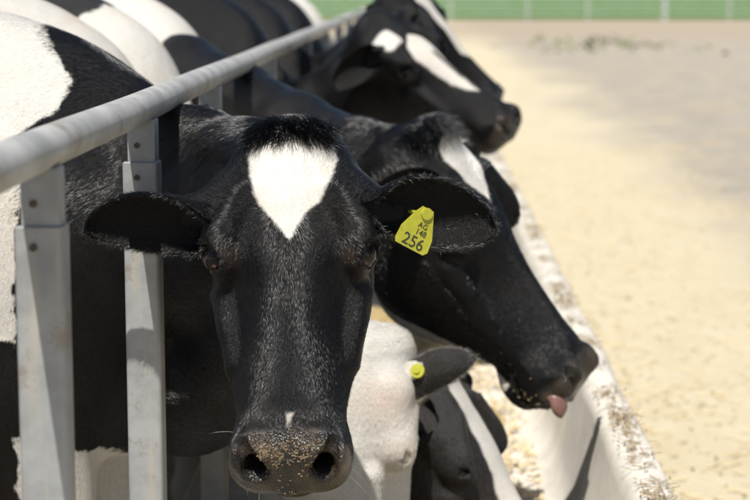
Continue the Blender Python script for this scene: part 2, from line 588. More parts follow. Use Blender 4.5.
def surface_nets(vals, org, h):
    ins = vals < 0
    nx, ny, nz = vals.shape
    acc = np.zeros((nx-1, ny-1, nz-1, 3), np.float32)
    cnt = np.zeros((nx-1, ny-1, nz-1), np.float32)
    cs = [(i, j, k) for i in (0, 1) for j in (0, 1) for k in (0, 1)]
    sl = lambda o: tuple(slice(o[a], vals.shape[a] - 1 + o[a]) for a in range(3))
    for a in cs:
        for ax in range(3):
            if a[ax]: continue
            b = list(a)
            b[ax] = 1
            va, vb = vals[sl(a)], vals[sl(b)]
            m = (va < 0) != (vb < 0)
            if not m.any(): continue
            t = va[m] / (va[m] - vb[m])
            p = np.tile(np.array(a, np.float32), (len(t), 1))
            p[:, ax] += t
            acc[m] += p
            cnt[m] += 1
    act = cnt > 0
    idx = np.full(act.shape, -1, np.int64)
    idx[act] = np.arange(act.sum())
    ijk = np.argwhere(act)
    V = (ijk + acc[act] / cnt[act][:, None]) * h + org
    F = []
    for ax in range(3):
        b, c = (ax + 1) % 3, (ax + 2) % 3
        s0 = [slice(None)]*3
        s1 = [slice(None)]*3
        s0[ax], s1[ax] = slice(0, -1), slice(1, None)
        A, B = ins[tuple(s0)], ins[tuple(s1)]
        e = np.argwhere(A != B)
        e = e[(e[:, b] > 0) & (e[:, c] > 0) & (e[:, b] < vals.shape[b]-1) & (e[:, c] < vals.shape[c]-1)]
        flip = ~A[tuple(e.T)]
        q = []
        for db, dc in ((-1, -1), (0, -1), (0, 0), (-1, 0)):
            g = e.copy()
            g[:, b] += db
            g[:, c] += dc
            q.append(idx[tuple(g.T)])
        q = np.stack(q, 1)
        q[flip] = q[flip][:, ::-1]
        F.append(q)
    return V.astype(np.float32), np.concatenate(F)


def grad(f, P, e=.0015):
    g = np.empty_like(P)
    for a in range(3):
        d = np.zeros(3, np.float32)
        d[a] = e
        g[:, a] = (f(P + d) - f(P - d)) / (2*e)
    return g


def project(f, V, it=3, lim=.008):
    for _ in range(it):
        v = f(V)
        g = grad(f, V)
        g2 = np.maximum((g*g).sum(1), .15)
        st = -(v / g2)[:, None] * g
        n = np.linalg.norm(st, axis=1)
        st *= np.minimum(1, lim / np.maximum(n, 1e-9))[:, None]
        V = V + st
    return V


def refine(V, F, pick):
    """split the picked quads in four; neighbours keep the edge midpoints as extra corners"""
    quads, polys = F
    sel = pick(V[quads].mean(1))
    S = quads[sel]
    keep = quads[~sel]
    e = np.concatenate([np.sort(S[:, [i, (i+1) % 4]], 1) for i in range(4)])
    ue, inv = np.unique(e, axis=0, return_inverse=True)
    inv = inv.reshape(4, -1).T
    nv = len(V)
    mid = V[ue].mean(1)
    cen = V[S].mean(1)
    mi = inv + nv
    ci = nv + len(ue) + np.arange(len(S))
    V2 = np.concatenate([V, mid, cen]).astype(np.float32)
    new = np.concatenate([np.stack([S[:, i], mi[:, i], ci, mi[:, (i+3) % 4]], 1) for i in range(4)])
    key = {}
    nmax = nv + 1
    codes = ue[:, 0].astype(np.int64) * nmax + ue[:, 1]
    order = np.argsort(codes)
    sc = codes[order]

    def look(a, b):
        c = np.minimum(a, b).astype(np.int64) * nmax + np.maximum(a, b)
        p = np.searchsorted(sc, c)
        p = np.minimum(p, len(sc) - 1)
        return np.where(sc[p] == c, order[p] + nv, -1)
    touched = np.stack([look(keep[:, i], keep[:, (i+1) % 4]) for i in range(4)], 1)
    tm = (touched >= 0).any(1)
    ng = []
    for q, m in zip(keep[tm], touched[tm]):
        poly = []
        for i in range(4):
            poly.append(int(q[i]))
            if m[i] >= 0: poly.append(int(m[i]))
        ng.append(poly)
    pl = []
    for q in polys:
        poly = []
        for i in range(len(q)):
            poly.append(q[i])
            r = look(np.array([q[i]]), np.array([q[(i+1) % len(q)]]))[0]
            if r >= 0: poly.append(int(r))
        pl.append(poly)
    return V2, (np.concatenate([keep[~tm], new]), ng + pl)


def fast_mesh(name, V, quads, polys):
    me = bpy.data.meshes.new(name)
    me.vertices.add(len(V))
    me.vertices.foreach_set('co', np.ascontiguousarray(V, np.float32).ravel())
    lens = [4]*len(quads) + [len(p) for p in polys]
    li = np.concatenate([quads.ravel(), np.array([i for p in polys for i in p], np.int64)]).astype(np.int32)
    me.loops.add(len(li))
    me.loops.foreach_set('vertex_index', li)
    me.polygons.add(len(lens))
    me.polygons.foreach_set('loop_start', np.concatenate([[0], np.cumsum(lens)[:-1]]).astype(np.int32))
    me.update(calc_edges=True)
    me.validate()
    me.shade_smooth()
    return me


def sstep(x, a, b):
    t = np.clip((x - a) / (b - a), 0, 1)
    return t*t*(3 - 2*t)


def vnoise(P, s, seed=0):
    """cheap smooth noise from sines"""
    r = np.random.default_rng(seed)
    out = np.zeros(len(P))
    for o in range(5):
        k = r.normal(size=3)
        k *= s * (1.0 + .6*o) / np.linalg.norm(k)
        out += np.sin(P @ k + r.uniform(0, 6.28)) / (1 + .4*o)
    return out / 2.6


def set_attr(me, name, vals):
    a = me.attributes.new(name, 'FLOAT', 'POINT')
    a.data.foreach_set('value', np.ascontiguousarray(vals, np.float32))


def make_hair(name, roots, dirs, norms, length, radius, tint, parent, mat, n=4, lift=.35, jitter=.25, clump=0.0, droop=None, sink=.0010):
    k = len(roots)
    t = np.linspace(0, 1, n)
    P = np.zeros((k, n, 3), np.float32)
    j = rng.normal(size=(k, 3)) * jitter
    d0 = dirs + norms * lift + j * .5
    d1 = dirs + norms * lift * .25 + j
    if droop is not None: d1 = d1 + droop
    d0 /= np.linalg.norm(d0, axis=1)[:, None]
    d1 /= np.linalg.norm(d1, axis=1)[:, None]
    for i in range(n):
        P[:, i] = roots - norms*sink + length[:, None] * (d0 * t[i] * (1 - .5*t[i]) + d1 * .5 * t[i]**2)
    hc = bpy.data.hair_curves.new(name)
    hc.add_curves([n]*k)
    hc.attributes['position'].data.foreach_set('vector', P.ravel())
    ra = hc.attributes.get('radius') or hc.attributes.new('radius', 'FLOAT', 'POINT')
    rad = np.outer(radius, np.maximum(1 - t**2*.9, .1)).astype(np.float32)
    ra.data.foreach_set('value', rad.ravel())
    ta = hc.attributes.new('tint', 'FLOAT', 'CURVE')
    ta.data.foreach_set('value', np.ascontiguousarray(tint, np.float32))
    hc.materials.append(mat)
    o = bpy.data.objects.new(name, hc)
    C.objects.link(o)
    o.parent = parent
    o['kind'] = 'stuff'
    return o


def sample_mesh(me, count, weight):
    """random points on triangles; weight per vertex"""
    me.calc_loop_triangles()
    nt = len(me.loop_triangles)
    tri = np.empty(nt*3, np.int32)
    me.loop_triangles.foreach_get('vertices', tri)
    tri = tri.reshape(-1, 3)
    co = np.empty(len(me.vertices)*3, np.float32)
    me.vertices.foreach_get('co', co)
    co = co.reshape(-1, 3)
    no = np.empty(len(me.vertices)*3, np.float32)
    me.vertices.foreach_get('normal', no)
    no = no.reshape(-1, 3)
    a, b, c = co[tri[:, 0]], co[tri[:, 1]], co[tri[:, 2]]
    ar = np.linalg.norm(np.cross(b - a, c - a), axis=1)
    w = weight[tri].mean(1)
    p = ar * w
    p /= p.sum()
    pick = rng.choice(nt, count, p=p)
    u, v = rng.random(count), rng.random(count)
    fl = u + v > 1
    u[fl], v[fl] = 1 - u[fl], 1 - v[fl]
    bw = np.stack([1 - u - v, u, v], 1)
    T = tri[pick]
    P = (co[T] * bw[:, :, None]).sum(1)
    N = (no[T] * bw[:, :, None]).sum(1)
    N /= np.linalg.norm(N, axis=1)[:, None] + 1e-9
    return P, N, T, bw


# ------------------------------------------------------------------ ear
def ear_mesh(name, side, L=.19, wid=.052, cup=1.0, nu=30, nv=28):
    """leaf shaped cup along +X, its opening to +Z; side mirrors the asymmetry"""
    V, F = [], []
    th = .0045
    us = np.linspace(0, 1, nu)
    hw_t = cr_table([0, .12, .3, .5, .7, .85, .95, 1.0], [.024, .027, .040, wid, wid*.95, wid*.70, wid*.40, wid*.08], 200)
    ang_t = cr_table([0, .15, .3, .5, .7, .85, 1.0], [2.9, 2.7, 2.0, 1.45, 1.15, .95, .8], 200)
    inner = []
    for layer in (0, 1):
        for u in us:
            hw = float(np.interp(u, *hw_t))
            ang = float(np.interp(u, *ang_t)) * cup
            # arc of half angle ang whose chord half-width is hw (if open) or radius hw (if closed)
            rad = hw / math.sin(min(ang, 1.45))
            for v in np.linspace(-1, 1, nv):
                a = ang * v
                rr = rad - (th * (1 - abs(v)**6 * .6) if layer else 0)
                yy = math.sin(a) * rr
                zz = rad * (1 - min(1, .55 + .45*math.cos(ang))) - math.cos(a) * rr
                zz += rad * .30 * (1 - u)
                x = L * u - .012 * math.sin(u*math.pi) * abs(v)
                curl = -.028 * u*u + .010*math.sin(u*3.1)
                V.append((x, (yy + .010*math.sin(u*math.pi)) * side, zz + curl))
    def id(l, i, j): return l*nu*nv + i*nv + j
    for l in (0, 1):
        for i in range(nu-1):
            for j in range(nv-1):
                q = [id(l, i, j), id(l, i+1, j), id(l, i+1, j+1), id(l, i, j+1)]
                F.append(q if (l == 0) == (side > 0) else q[::-1])
    for i in range(nu-1):
        for j in (0, nv-1):
            F.append([id(0, i, j), id(0, i+1, j), id(1, i+1, j), id(1, i, j)])
    for j in range(nv-1):
        for i in (0, nu-1):
            F.append([id(0, i, j), id(0, i, j+1), id(1, i, j+1), id(1, i, j)])
    me = bpy.data.meshes.new(name)
    bm = bmesh.new()
    vs = [bm.verts.new(v) for v in V]
    for f in F: bm.faces.new([vs[i] for i in f])
    bmesh.ops.recalc_face_normals(bm, faces=bm.faces)
    bm.to_mesh(me)
    bm.free()
    me.shade_smooth()
    layer = np.repeat([0, 1], nu*nv)
    uu = np.tile(np.repeat(us, nv), 2)
    vv = np.tile(np.tile(np.linspace(-1, 1, nv), nu), 2)
    return me, layer, uu, vv


# ------------------------------------------------------------------ cow builder
def frame(fwd, up, loc):
    x = Vector(fwd).normalized()
    z = Vector(up)
    z = (z - x * z.dot(x)).normalized()
    y = z.cross(x)
    m = Matrix((x, y, z)).transposed().to_4x4()
    m.translation = Vector(loc)
    return m


def make_cow(label, loc, heading, head_w, hs, voxel, levels, pattern, mouth=0.0, ears=None, ear_pat=None, bend=.35, crest_c=None, core_c=None, eb=(.085, .070, -.055), ears_world=False, coat=None, ear_coat=None, nd_w=None, deep=1.0, eye_r=1.0, skin=None, eye_open=1.0, tall=0.0, throat_c=None):
    """head_w: head frame in world space. Returns dict"""
    root = empty('cow', loc, heading)
    tag(root, label, 'cow', 'dairy cows feeding along the trough')
    Mw = Matrix.Translation(loc) @ Matrix.Rotation(heading, 4, 'Z')
    Mh = Mw.inverted() @ head_w
    ear_fr = []
    for (s, axd, opn, L, wd, cup) in (ears or []):
        base = Vector((eb[0], s*eb[1], eb[2]))
        Ri = (Mw.to_3x3() @ Mh.to_3x3()).inverted() if ears_world else Matrix.Identity(3)
        fr = frame(Ri @ Vector(axd), Ri @ Vector(opn), base)
        ear_fr.append(fr)
    bulge = [(tuple(f.translation - Vector((0, math.copysign(.02, f.translation.y), 0))), tuple(f @ Vector((.038, 0, -.012)))) for f in ear_fr]
    S = CowShape(np.array(Mh), hs, mouth, bend, crest_c, core_c, bulge, None if nd_w is None else np.array(Mw.to_3x3().inverted() @ Vector(nd_w)), deep, eye_open, tall, throat_c)
    pts = np.array([S.hp((.6, 0, 0)), S.hp((.5, 0, -.25)), S.hp((-.1, 0, 0))])
    lo = np.minimum(np.array([-1.72, -.50, -.02]), pts.min(0) - .2)
    hi = np.maximum(np.array([.62, .50, 1.60]), pts.max(0) + .2)
    n = np.ceil((hi - lo) / voxel).astype(int) + 1
    ax = [lo[a] + voxel * np.arange(n[a]) for a in range(3)]
    # coarse pass first: only cells near the surface are evaluated finely
    cs = 4
    nc = np.ceil(n / cs).astype(int) + 1
    cax = [lo[a] + voxel * cs * np.arange(nc[a]) for a in range(3)]
    g = np.stack(np.meshgrid(*cax, indexing='ij'), -1).reshape(-1, 3)
    cv = S.sdf(g).reshape(nc)
    full = np.repeat(np.repeat(np.repeat(cv, cs, 0), cs, 1), cs, 2)[:n[0], :n[1], :n[2]].copy()
    near = np.abs(cv) < voxel * cs * 2.6
    nr = near.copy()
    for a in range(3):
        nr |= np.roll(near, 1, a)
        nr |= np.roll(near, -1, a)
    nf = np.repeat(np.repeat(np.repeat(nr, cs, 0), cs, 1), cs, 2)[:n[0], :n[1], :n[2]]
    ii = np.argwhere(nf)
    P = lo + ii * voxel
    full[nf] = S.sdf(P)
    full[0], full[-1] = 1, 1
    full[:, 0], full[:, -1] = 1, 1
    full[:, :, 0], full[:, :, -1] = 1, 1
    V, F = surface_nets(full, lo, voxel)
    V = project(S.sdf, V, 2, voxel*.6)
    FF = (F, [])
    for lv in range(levels):
        x0 = (-.16, -.10)[lv] if lv < 2 else -.05
        def pick(c, x0=x0):
            q = S.head_local(c)
            return (q[:, 0] > x0) & (q[:, 0] < .7) & (np.abs(q[:, 1]) < .2) & (q[:, 2] > -.32) & (q[:, 2] < .1)
        V, FF = refine(V, FF, pick)
        V = project(S.sdf, V, 2, voxel*.4)
    me = fast_mesh('body', V, FF[0], FF[1])
    V = np.empty(len(me.vertices)*3, np.float32)
    me.vertices.foreach_get('co', V)
    V = V.reshape(-1, 3)
    q = S.head_local(V)
    pat = pattern(V, q)
    nose = sstep(q[:, 0], .472, .492) * sstep(.062 - np.abs(q[:, 1]), -.004, .012) * sstep(q[:, 2], -.128, -.112)
    nose = np.maximum(nose, sstep(q[:, 0], .49, .505) * sstep(q[:, 2], -.105, -.09))
    near_head = (np.abs(q) < .7).all(1)
    nose *= near_head
    rims = skin(q) if skin else np.zeros(len(V))
    set_attr(me, 'pat', pat)
    set_attr(me, 'nose', nose)
    set_attr(me, 'skin', rims)
    set_attr(me, 'face', on_head(q).astype(float) * sstep(q[:, 0], 0, .02))
    body = link_mesh('body', me, coat or M['coat'], root)
    info = dict(root=root, S=S, me=me, body=body, q=q, pat=pat, nose=nose, Mh=Mh, Mw=Mw)
    # eyes
    for s in (1, -1):
        c = Mh @ Vector((EYE[0]*hs, (EYE[1]-.002)*hs*s, EYE[2]*hs))
        bm = bmesh.new()
        bmesh.ops.create_uvsphere(bm, u_segments=32, v_segments=20, radius=.0265*hs*eye_r)
        e = bmobj('eye', bm, M['eye'], root, smooth=True)
        e.location = c
        if eye_r < 1: continue
        bm = bmesh.new()
        bmesh.ops.create_uvsphere(bm, u_segments=16, v_segments=10, radius=.0055*hs)
        k = bmobj('eye_corner', bm, M['caruncle'], e, smooth=True)
        k.location = Mh.to_3x3() @ (Vector((.80, .36*s, .42)).normalized() * .0222*hs)
    # ears: list of (side, axis dir in head space, opening dir in head space, length, width, cup)
    info['ears'] = []
    for (s, axd, opn, L, wd, cup) in (ears or []):
        em, layer, uu, vv = ear_mesh('ear', s, L, wd, cup)
        ep = ear_pat(uu, vv, layer, s) if ear_pat else np.full(len(uu), -.1)
        set_attr(em, 'pat', ep)
        set_attr(em, 'nose', np.zeros(len(uu)))
        set_attr(em, 'skin', np.zeros(len(uu)))
        eo = link_mesh('ear', em, ear_coat or coat or M['coat'], root)
        fr = ear_fr[len(info['ears'])].copy()
        fr.translation = fr.translation * hs
        eo.matrix_local = Mh @ fr
        info['ears'].append((eo, em, layer, uu, vv, fr))
    # hooves
    for (hx, hy) in ((.165, .16), (.165, -.16), (-1.325, .19), (-1.325, -.19)):
        bm = bmesh.new()
        for k in (-1, 1):
            res = bmesh.ops.create_cone(bm, cap_ends=True, segments=14, radius1=.044, radius2=.034, depth=.075)
            for v in res['verts']:
                v.co.x = v.co.x * 1.45 + (.014 if v.co.z < 0 else 0)
                v.co.y = v.co.y * .62 + k * .029
                v.co.z += .0385
                if v.co.x > .03 and v.co.z > .03: v.co.z -= .02
        h = bmobj('hoof', bm, M['horn'], root, autosmooth=40)
        h.location = (hx, hy, 0)
    # tail
    tp = bez([(-1.60, 0, 1.30), (-1.74, 0, 1.32), (-1.72, 0, .95), (-1.70, .02, .55)], 14)
    tv, tf = [], []
    for i, p in enumerate(tp):
        r = .030 - .016*min(1, i/8) + (.026*math.sin((i-9)/4*math.pi) if i > 9 else 0)
        for k in range(10):
            a = k/10*2*math.pi
            tv.append((p[0] + r*math.cos(a), p[1] + r*math.sin(a), p[2]))
    for i in range(13):
        for k in range(10):
            tf.append((i*10+k, i*10+(k+1) % 10, (i+1)*10+(k+1) % 10, (i+1)*10+k))
    tf += [tuple(range(10)), tuple(130 + k for k in range(10))]
    tl = pyobj('tail', tv, tf, M['coat'], root)
    set_attr(tl.data, 'pat', np.full(len(tv), .02))
    set_attr(tl.data, 'nose', np.zeros(len(tv)))
    set_attr(tl.data, 'skin', np.zeros(len(tv)))
    return info


def hair_dirs(info, P, N):
    """combing direction in cow space"""
    S = info['S']
    q = S.head_local(P)
    Rm = S.Mh[:3, :3]
    # on the face: whorl just above the eye line, hair runs away from it; sides run back to the jaw
    dx = np.clip((q[:, 0] - .135) / .05, -1, 1)
    dy = np.clip(q[:, 1] / .06, -1, 1) * .55
    dz = -np.abs(q[:, 1]) * 3
    fd = np.stack([dx + 1e-3, dy, dz], 1)
    jaw = sstep(-q[:, 2], .07, .14)[:, None]
    fd = fd * (1 - jaw) + np.array([-.9, 0, -.4]) * jaw
    fw = fd @ Rm.T
    nd = np.array([-.75, 0, -.65])
    k = sstep(-q[:, 0], -.03, .05)[:, None]
    d = fw * (1 - k) + nd * k
    d = d + np.stack([vnoise(P, 22, 3), vnoise(P, 22, 4), vnoise(P, 22, 5)], 1) * .22
    d = d - N * (d * N).sum(1)[:, None]
    d /= np.linalg.norm(d, axis=1)[:, None] + 1e-6
    return d, q


def coat_hair(info, count, weight, length, radius=.00022, name='coat', lift=.35, jitter=.22, n=4, sink=.0002):
    me = info['me']
    P, N, T, bw = sample_mesh(me, count, weight)
    d, q = hair_dirs(info, P, N)
    pat = (info['pat'][T] * bw).sum(1)
    nz = (info['nose'][T] * bw).sum(1)
    ok = rng.random(count) > nz * 1.3
    e = pat + vnoise(P, 110, 11) * .0045 + rng.normal(size=count) * .0032
    tint = (e > 0).astype(float)
    L = length(P, q) * rng.uniform(.7, 1.25, count)
    return make_hair(name, P[ok], d[ok], N[ok], L[ok], np.full(ok.sum(), radius), tint[ok], info['root'], M['hair'], n, lift, jitter, sink=sink)



def forelock(info, count, lo=.018, hi=.036, half=.075, rad=.00022):
    S, q = info['S'], info['q']
    tw = sstep(-q[:, 0], -.035, -.01) * sstep(q[:, 0], -.06, -.04) * sstep(half - np.abs(q[:, 1]), 0, .015) * sstep(q[:, 2], -.07, -.03)
    P, N, T, bw = sample_mesh(info['me'], count, tw)
    qq = S.head_local(P)
    Rm = S.Mh[:3, :3]
    cl = vnoise(P, 160, 5)
    dl = np.stack([np.full(len(P), .8), qq[:, 1]*9 + cl*.5, np.full(len(P), .15)], 1) @ Rm.T
    dl += rng.normal(size=dl.shape) * .14
    return make_hair('forelock', P, dl, N, rng.uniform(lo, hi, len(P)), np.full(len(P), rad), np.zeros(len(P)), info['root'], M['hair'], 5, .45, .2)


def eyelashes(info, hs, per=26):
    """stiff lashes along the upper lid of both eyes"""
    S = info['S']
    Rm = S.Mh[:3, :3]
    e1 = np.array((.93, -.30, .20))
    e1 = e1 - EYE_OUT*(e1 @ EYE_OUT)
    e1 /= np.linalg.norm(e1)
    e3 = np.cross(e1, EYE_OUT)
    if e3[2] < 0: e3 = -e3
    roots, dirs = [], []
    for s in (1, -1):
        m = np.array((1, s, 1))
        for a in np.linspace(-1.0, 1.0, per):
            p = EYE + EYE_OUT*(.0265 - .004*abs(a)) + e1*.024*a + e3*.0160*math.sqrt(max(0, 1 - a*a*.8))
            d = EYE_OUT*1.0 + e3*.25 + e1*.5*a
            roots.append(((S.Mh @ np.append(p*m*hs, 1))[:3]))
            dirs.append(Rm @ (d*m))
    roots, dirs = np.array(roots), np.array(dirs)
    dirs += rng.normal(size=dirs.shape)*.15
    N = dirs / np.linalg.norm(dirs, axis=1)[:, None]
    return make_hair('eyelashes', roots, N, N, rng.uniform(.012, .020, len(roots)), np.full(len(roots), .0004), np.full(len(roots), .06), info['root'], M['hair'], 5, .1, .12, droop=np.array([0, 0, -.9]))


def ear_hair(info, k, count, tint=0.0, L=.014):
    """fur on the back of the ear, longer along the rim and inside"""
    eo, em, layer, uu, vv, fr = info['ears'][k]
    rim = sstep(np.abs(vv), .75, .98)
    w = np.where(layer == 0, .8, .25) + rim*2.2
    P, N, T, bw = sample_mesh(em, count, w)
    r_ = (rim[T]*bw).sum(1)
    u_ = (uu[T]*bw).sum(1)
    d = np.stack([np.full(count, .9), np.zeros(count), .35*r_], 1) + rng.normal(size=(count, 3))*.2
    d = d - N*(d*N).sum(1)[:, None]
    d /= np.linalg.norm(d, axis=1)[:, None]
    o = make_hair('ear_fur', P, d, N, (L*(1 + r_*.8))*rng.uniform(.6, 1.3, count), np.full(count, .0002), np.full(count, tint), eo, M['hair'], 4, .35, .25)
    return o


# ------------------------------------------------------------------ ground, yard, grass
def sheet(name, x0, x1, y0, y1, z, mat, kind='structure'):
    o = pyobj(name, [(x0, y0, z), (x1, y0, z), (x1, y1, z), (x0, y1, z)], [(0, 1, 2, 3)], mat, smooth=False)
    o['kind'] = kind
    return o


sheet('ground', -600, 600, -300, 900, 0.0, M['straw'])
sheet('cow_yard', -40, -0.32, -20, 40, 0.004, M['yard'])
sheet('grass_field', -400, 400, 86.5, 900, 0.02, M['grass'])


def scatter_flakes(name, pts, size, mat, parent=None, flat=.35, label=None, cat=None):
    """thin bent straw bits, each a two-quad strip with a ridge, joined"""
    k = len(pts)
    L = size * rng.uniform(.5, 1.6, k)
    W = size * rng.uniform(.06, .14, k)
    a = rng.uniform(0, 2*math.pi, k)
    tilt = rng.normal(0, flat, k)
    dx = np.stack([np.cos(a)*np.cos(tilt), np.sin(a)*np.cos(tilt), np.sin(tilt)], 1)
    dy = np.stack([-np.sin(a), np.cos(a), np.zeros(k)], 1)
    up = np.cross(dx, dy)
    c = np.array(pts)
    V = np.empty((k, 6, 3))
    for i, (s, w, h) in enumerate(((-.5, 1, 0), (-.5, -1, 0), (.5, 1, 0), (.5, -1, 0), (-.5, 0, .8), (.5, 0, .8))):
        V[:, i] = c + dx*(L*s)[:, None] + dy*(W*w)[:, None] + up*(W*h)[:, None]
    b = (np.arange(k)*6)[:, None]
    F = np.concatenate([b + np.array([0, 2, 5, 4]), b + np.array([4, 5, 3, 1]), b + np.array([1, 3, 2, 0])])
    me = fast_mesh(name, V.reshape(-1, 3), F, [])
    me.shade_flat()
    o = link_mesh(name, me, mat, parent)
    o['kind'] = 'stuff'
    if label: tag(o, label, cat)
    return o


n = 4500
yy = 2.6 + 14*rng.random(n)**1.4
xx = .5 + (np.abs(rng.normal(0, .9, n)))*(.6 + yy*.09)
M['straw_bit'] = mat_plain('straw_bits', (0.52, 0.42, 0.25), 0.85, 0, .45, 3, .1)
scatter_flakes('straw', np.stack([xx, yy, np.full(n, .006)], 1), .034, M['straw_bit'], None, .2,
               'loose yellow straw strewn over the feed alley', 'straw')

# ------------------------------------------------------------------ concrete feed trough
trough = empty('feed_trough', (0, 0, 0))
tag(trough, 'pale concrete feed trough with crumb strewn wall beside the straw alley', 'feed trough')
prof = [(.472, .004), (.468, .55), (.462, .583), (.447, .598), (.42, .602), (.395, .597), (.380, .583), (.374, .56), (.345, .40),
        (.325, .345), (.28, .315), (.15, .30), (-.08, .30), (-.22, .32), (-.27, .36), (-.30, .44), (-.315, .45), (-.46, .45), (-.47, .44), (-.47, .004)]


def trough_section(y0, y1):
    V, F = [], []
    ny = 9
    for i in range(ny):
        t = i/(ny-1)
        y = y0 + .006 + (y1 - y0 - .012)*t
        for j, (x, z) in enumerate(prof):
            wob = .0025*math.sin(y*7 + j) + .002*math.sin(y*17 + 2*j)
            V.append((x + (wob if 0 < j < 19 else 0), y, z + (wob if 1 < j < 18 else 0)))
    m = len(prof)
    for i in range(ny-1):
        for j in range(m-1):
            F.append((i*m+j, i*m+j+1, (i+1)*m+j+1, (i+1)*m+j))
    F.append(tuple(range(m)))
    F.append(tuple((ny-1)*m + j for j in reversed(range(m))))
    bm = bmesh.new()
    vs = [bm.verts.new(v) for v in V]
    for f in F: bm.faces.new([vs[i] for i in f])
    return bmobj('section', bm, M['concrete'], trough, autosmooth=50)


for k in range(8):
    trough_section(-1.1 + 2.4*k, 1.3 + 2.4*k)
# dark rubber filler recessed in the joints
M['rubber'] = mat_plain('joint_rubber', (0.02, 0.02, 0.02), 0.8)
for k in range(1, 8):
    yj = -1.1 + 2.4*k
    pj = [(.42 + (x - .42)*.93 if 0 < j < 9 else x, z - .004) for j, (x, z) in enumerate(prof)]
    bm = bmesh.new()
    fa = [bm.verts.new((x, yj - .0058, max(z, .002))) for x, z in pj]
    fb_ = [bm.verts.new((x, yj + .0058, max(z, .002))) for x, z in pj]
    bm.faces.new(fa); bm.faces.new(fb_[::-1])
    for j in range(len(pj)-1): bm.faces.new((fa[j], fa[j+1], fb_[j+1], fb_[j]))
    bmobj('joint_filler', bm, M['rubber'], trough)

# feed lying in the trough: uneven bed
V, F = [], []
nx_, ny_ = 26, 240
for j in range(ny_):
    y = .5 + 15*j/(ny_-1)
    for i in range(nx_):
        u = i/(nx_-1)
        x = -.255 + .575*u
        hgt = .035 + .05*math.sin(y*3.1 + 2*math.sin(y*1.3))*math.sin(u*3.1) + .03*math.sin(y*9 + u*11) + .02*math.sin(y*23 - u*17)
        hgt -= .07*max(0, (u - .72)/.28)
        V.append((x, y, .300 + max(-.03, (hgt - .03)*math.sin(u*math.pi)**.35)))
for j in range(ny_-1):
    for i in range(nx_-1):
        a = j*nx_ + i
        F.append((a, a+1, a+nx_+1, a+nx_))
fb = pyobj('feed_bed', V, F, M['feed'])
tag(fb, 'uneven bed of yellow chopped feed lying in the trough', 'feed', None, 'stuff')
n = 9000
fy = 2 + 9*rng.random(n)**1.5
fx = rng.uniform(-.22, .31, n)
scatter_flakes('chopped_feed', np.stack([fx, fy, np.full(n, .318) + .012*rng.random(n)], 1), .028, M['straw_bit'], None, .3,
               'chopped straw and feed bits on top of the feed bed', 'feed')
# crumbs on the wall top, in drifts
n = 5200
cy = 2.3 + 9*rng.random(n)**1.5
dr = (np.sin(cy*9) + np.sin(cy*23 + 1) + np.sin(cy*4.1))
keep = rng.random(n) < np.clip(.36 + .28*dr, .04, 1)
cy = cy[keep]
cx = .421 + rng.normal(0, .017, len(cy))
scatter_flakes('feed_crumbs', np.stack([np.clip(cx, .385, .458), cy, np.full(len(cy), .6045)], 1), .014, M['crumb'], None, .25,
               'brown feed crumbs scattered along the trough wall top', 'feed crumbs')

# ------------------------------------------------------------------ feed fence
fence = empty('feed_fence', (-.39, 2.6, .45))
tag(fence, 'grey steel feed fence with round top rail and square posts before the cows', 'fence')
RX, RZ = -.39, 1.303


def fpart(name, bm, mat, parent=fence, **kw):
    o = bmobj(name, bm, mat, parent, **kw)
    return o


bm = bmesh.new()
seg = 90
# slightly uneven long tube
NR = 28
rings = []
for i in range(seg+1):
    y = -.6 + 19*(i/seg)**1.6
    ring = []
    for k in range(NR):
        a = 2*math.pi*k/NR
        ring.append(bm.verts.new((RX + .0228*math.cos(a) + .0006*math.sin(y*6) + .39, y - 2.6, RZ + .0228*math.sin(a) + .0008*math.sin(y*4.3) - .45)))
    rings.append(ring)
for a, b in zip(rings[:-1], rings[1:]):
    for k in range(NR): bm.faces.new((a[k], a[(k+1) % NR], b[(k+1) % NR], b[k]))
bm.faces.new(rings[0]); bm.faces.new(rings[-1])
fpart('top_rail', bm, M['rail'], smooth=True)

POSTS = [.55, 1.22, 1.855, 2.55, 3.40, 4.77, 6.35, 7.7, 9.1, 10.5, 12, 13.5, 15, 16.5]
pm = None
for i, y in enumerate(POSTS):
    if pm is None:
        bm = bmesh.new()
        # square tube with a cut, slightly rounded top
        w, t = .050, .004
        sec = []
        def ring(h, ww):
            out = []
            r = .006
            for cx_, cy_, a0 in ((1, 1, 0), (-1, 1, 90), (-1, -1, 180), (1, -1, 270)):
                for k in range(4):
                    a = R(a0 + 30*k)
                    out.append(bm.verts.new((cx_*(ww/2-r) + r*math.cos(a), cy_*(ww/2-r) + r*math.sin(a), h)))
            return out
        a, b, c2, d2 = ring(0, w), ring(.775, w), ring(.777, w-.006), ring(.74, w-.010)
        for p, q in ((a, b), (b, c2), (c2, d2)):
            for k in range(16): bm.faces.new((p[k], p[(k+1) % 16], q[(k+1) % 16], q[k]))
        bm.faces.new(a); bm.faces.new(d2)
        po = fpart('post', bm, M['post'], autosmooth=40)
        pm = po.data
        # bracket: plate tongue from the post up to the rail
        bm = bmesh.new()
        bm_box(bm, (.002, 0, .79), (.040, .040, .095), .004)
        br = fpart('bracket', bm, M['post'], po, autosmooth=40)
        bms = []
        for zz in (.755, .800):
            bm = bmesh.new()
            yo = -.0272 if zz < .777 else -.0220
            bm_tube(bm, (-.004, yo + .004, zz), (-.004, yo - .0015, zz), .0042, 6)
            bo = fpart('bolt', bm, M['bolt'], po, autosmooth=40)
            bms.append(bo)
        first = (po, [br] + bms)
    else:
        po = first[0].copy()
        C.objects.link(po)
        po.parent = fence
        for ch in first[1]:
            c3 = ch.copy()
            C.objects.link(c3)
            c3.parent = po
    po.location = (0, y - 2.6, 0)

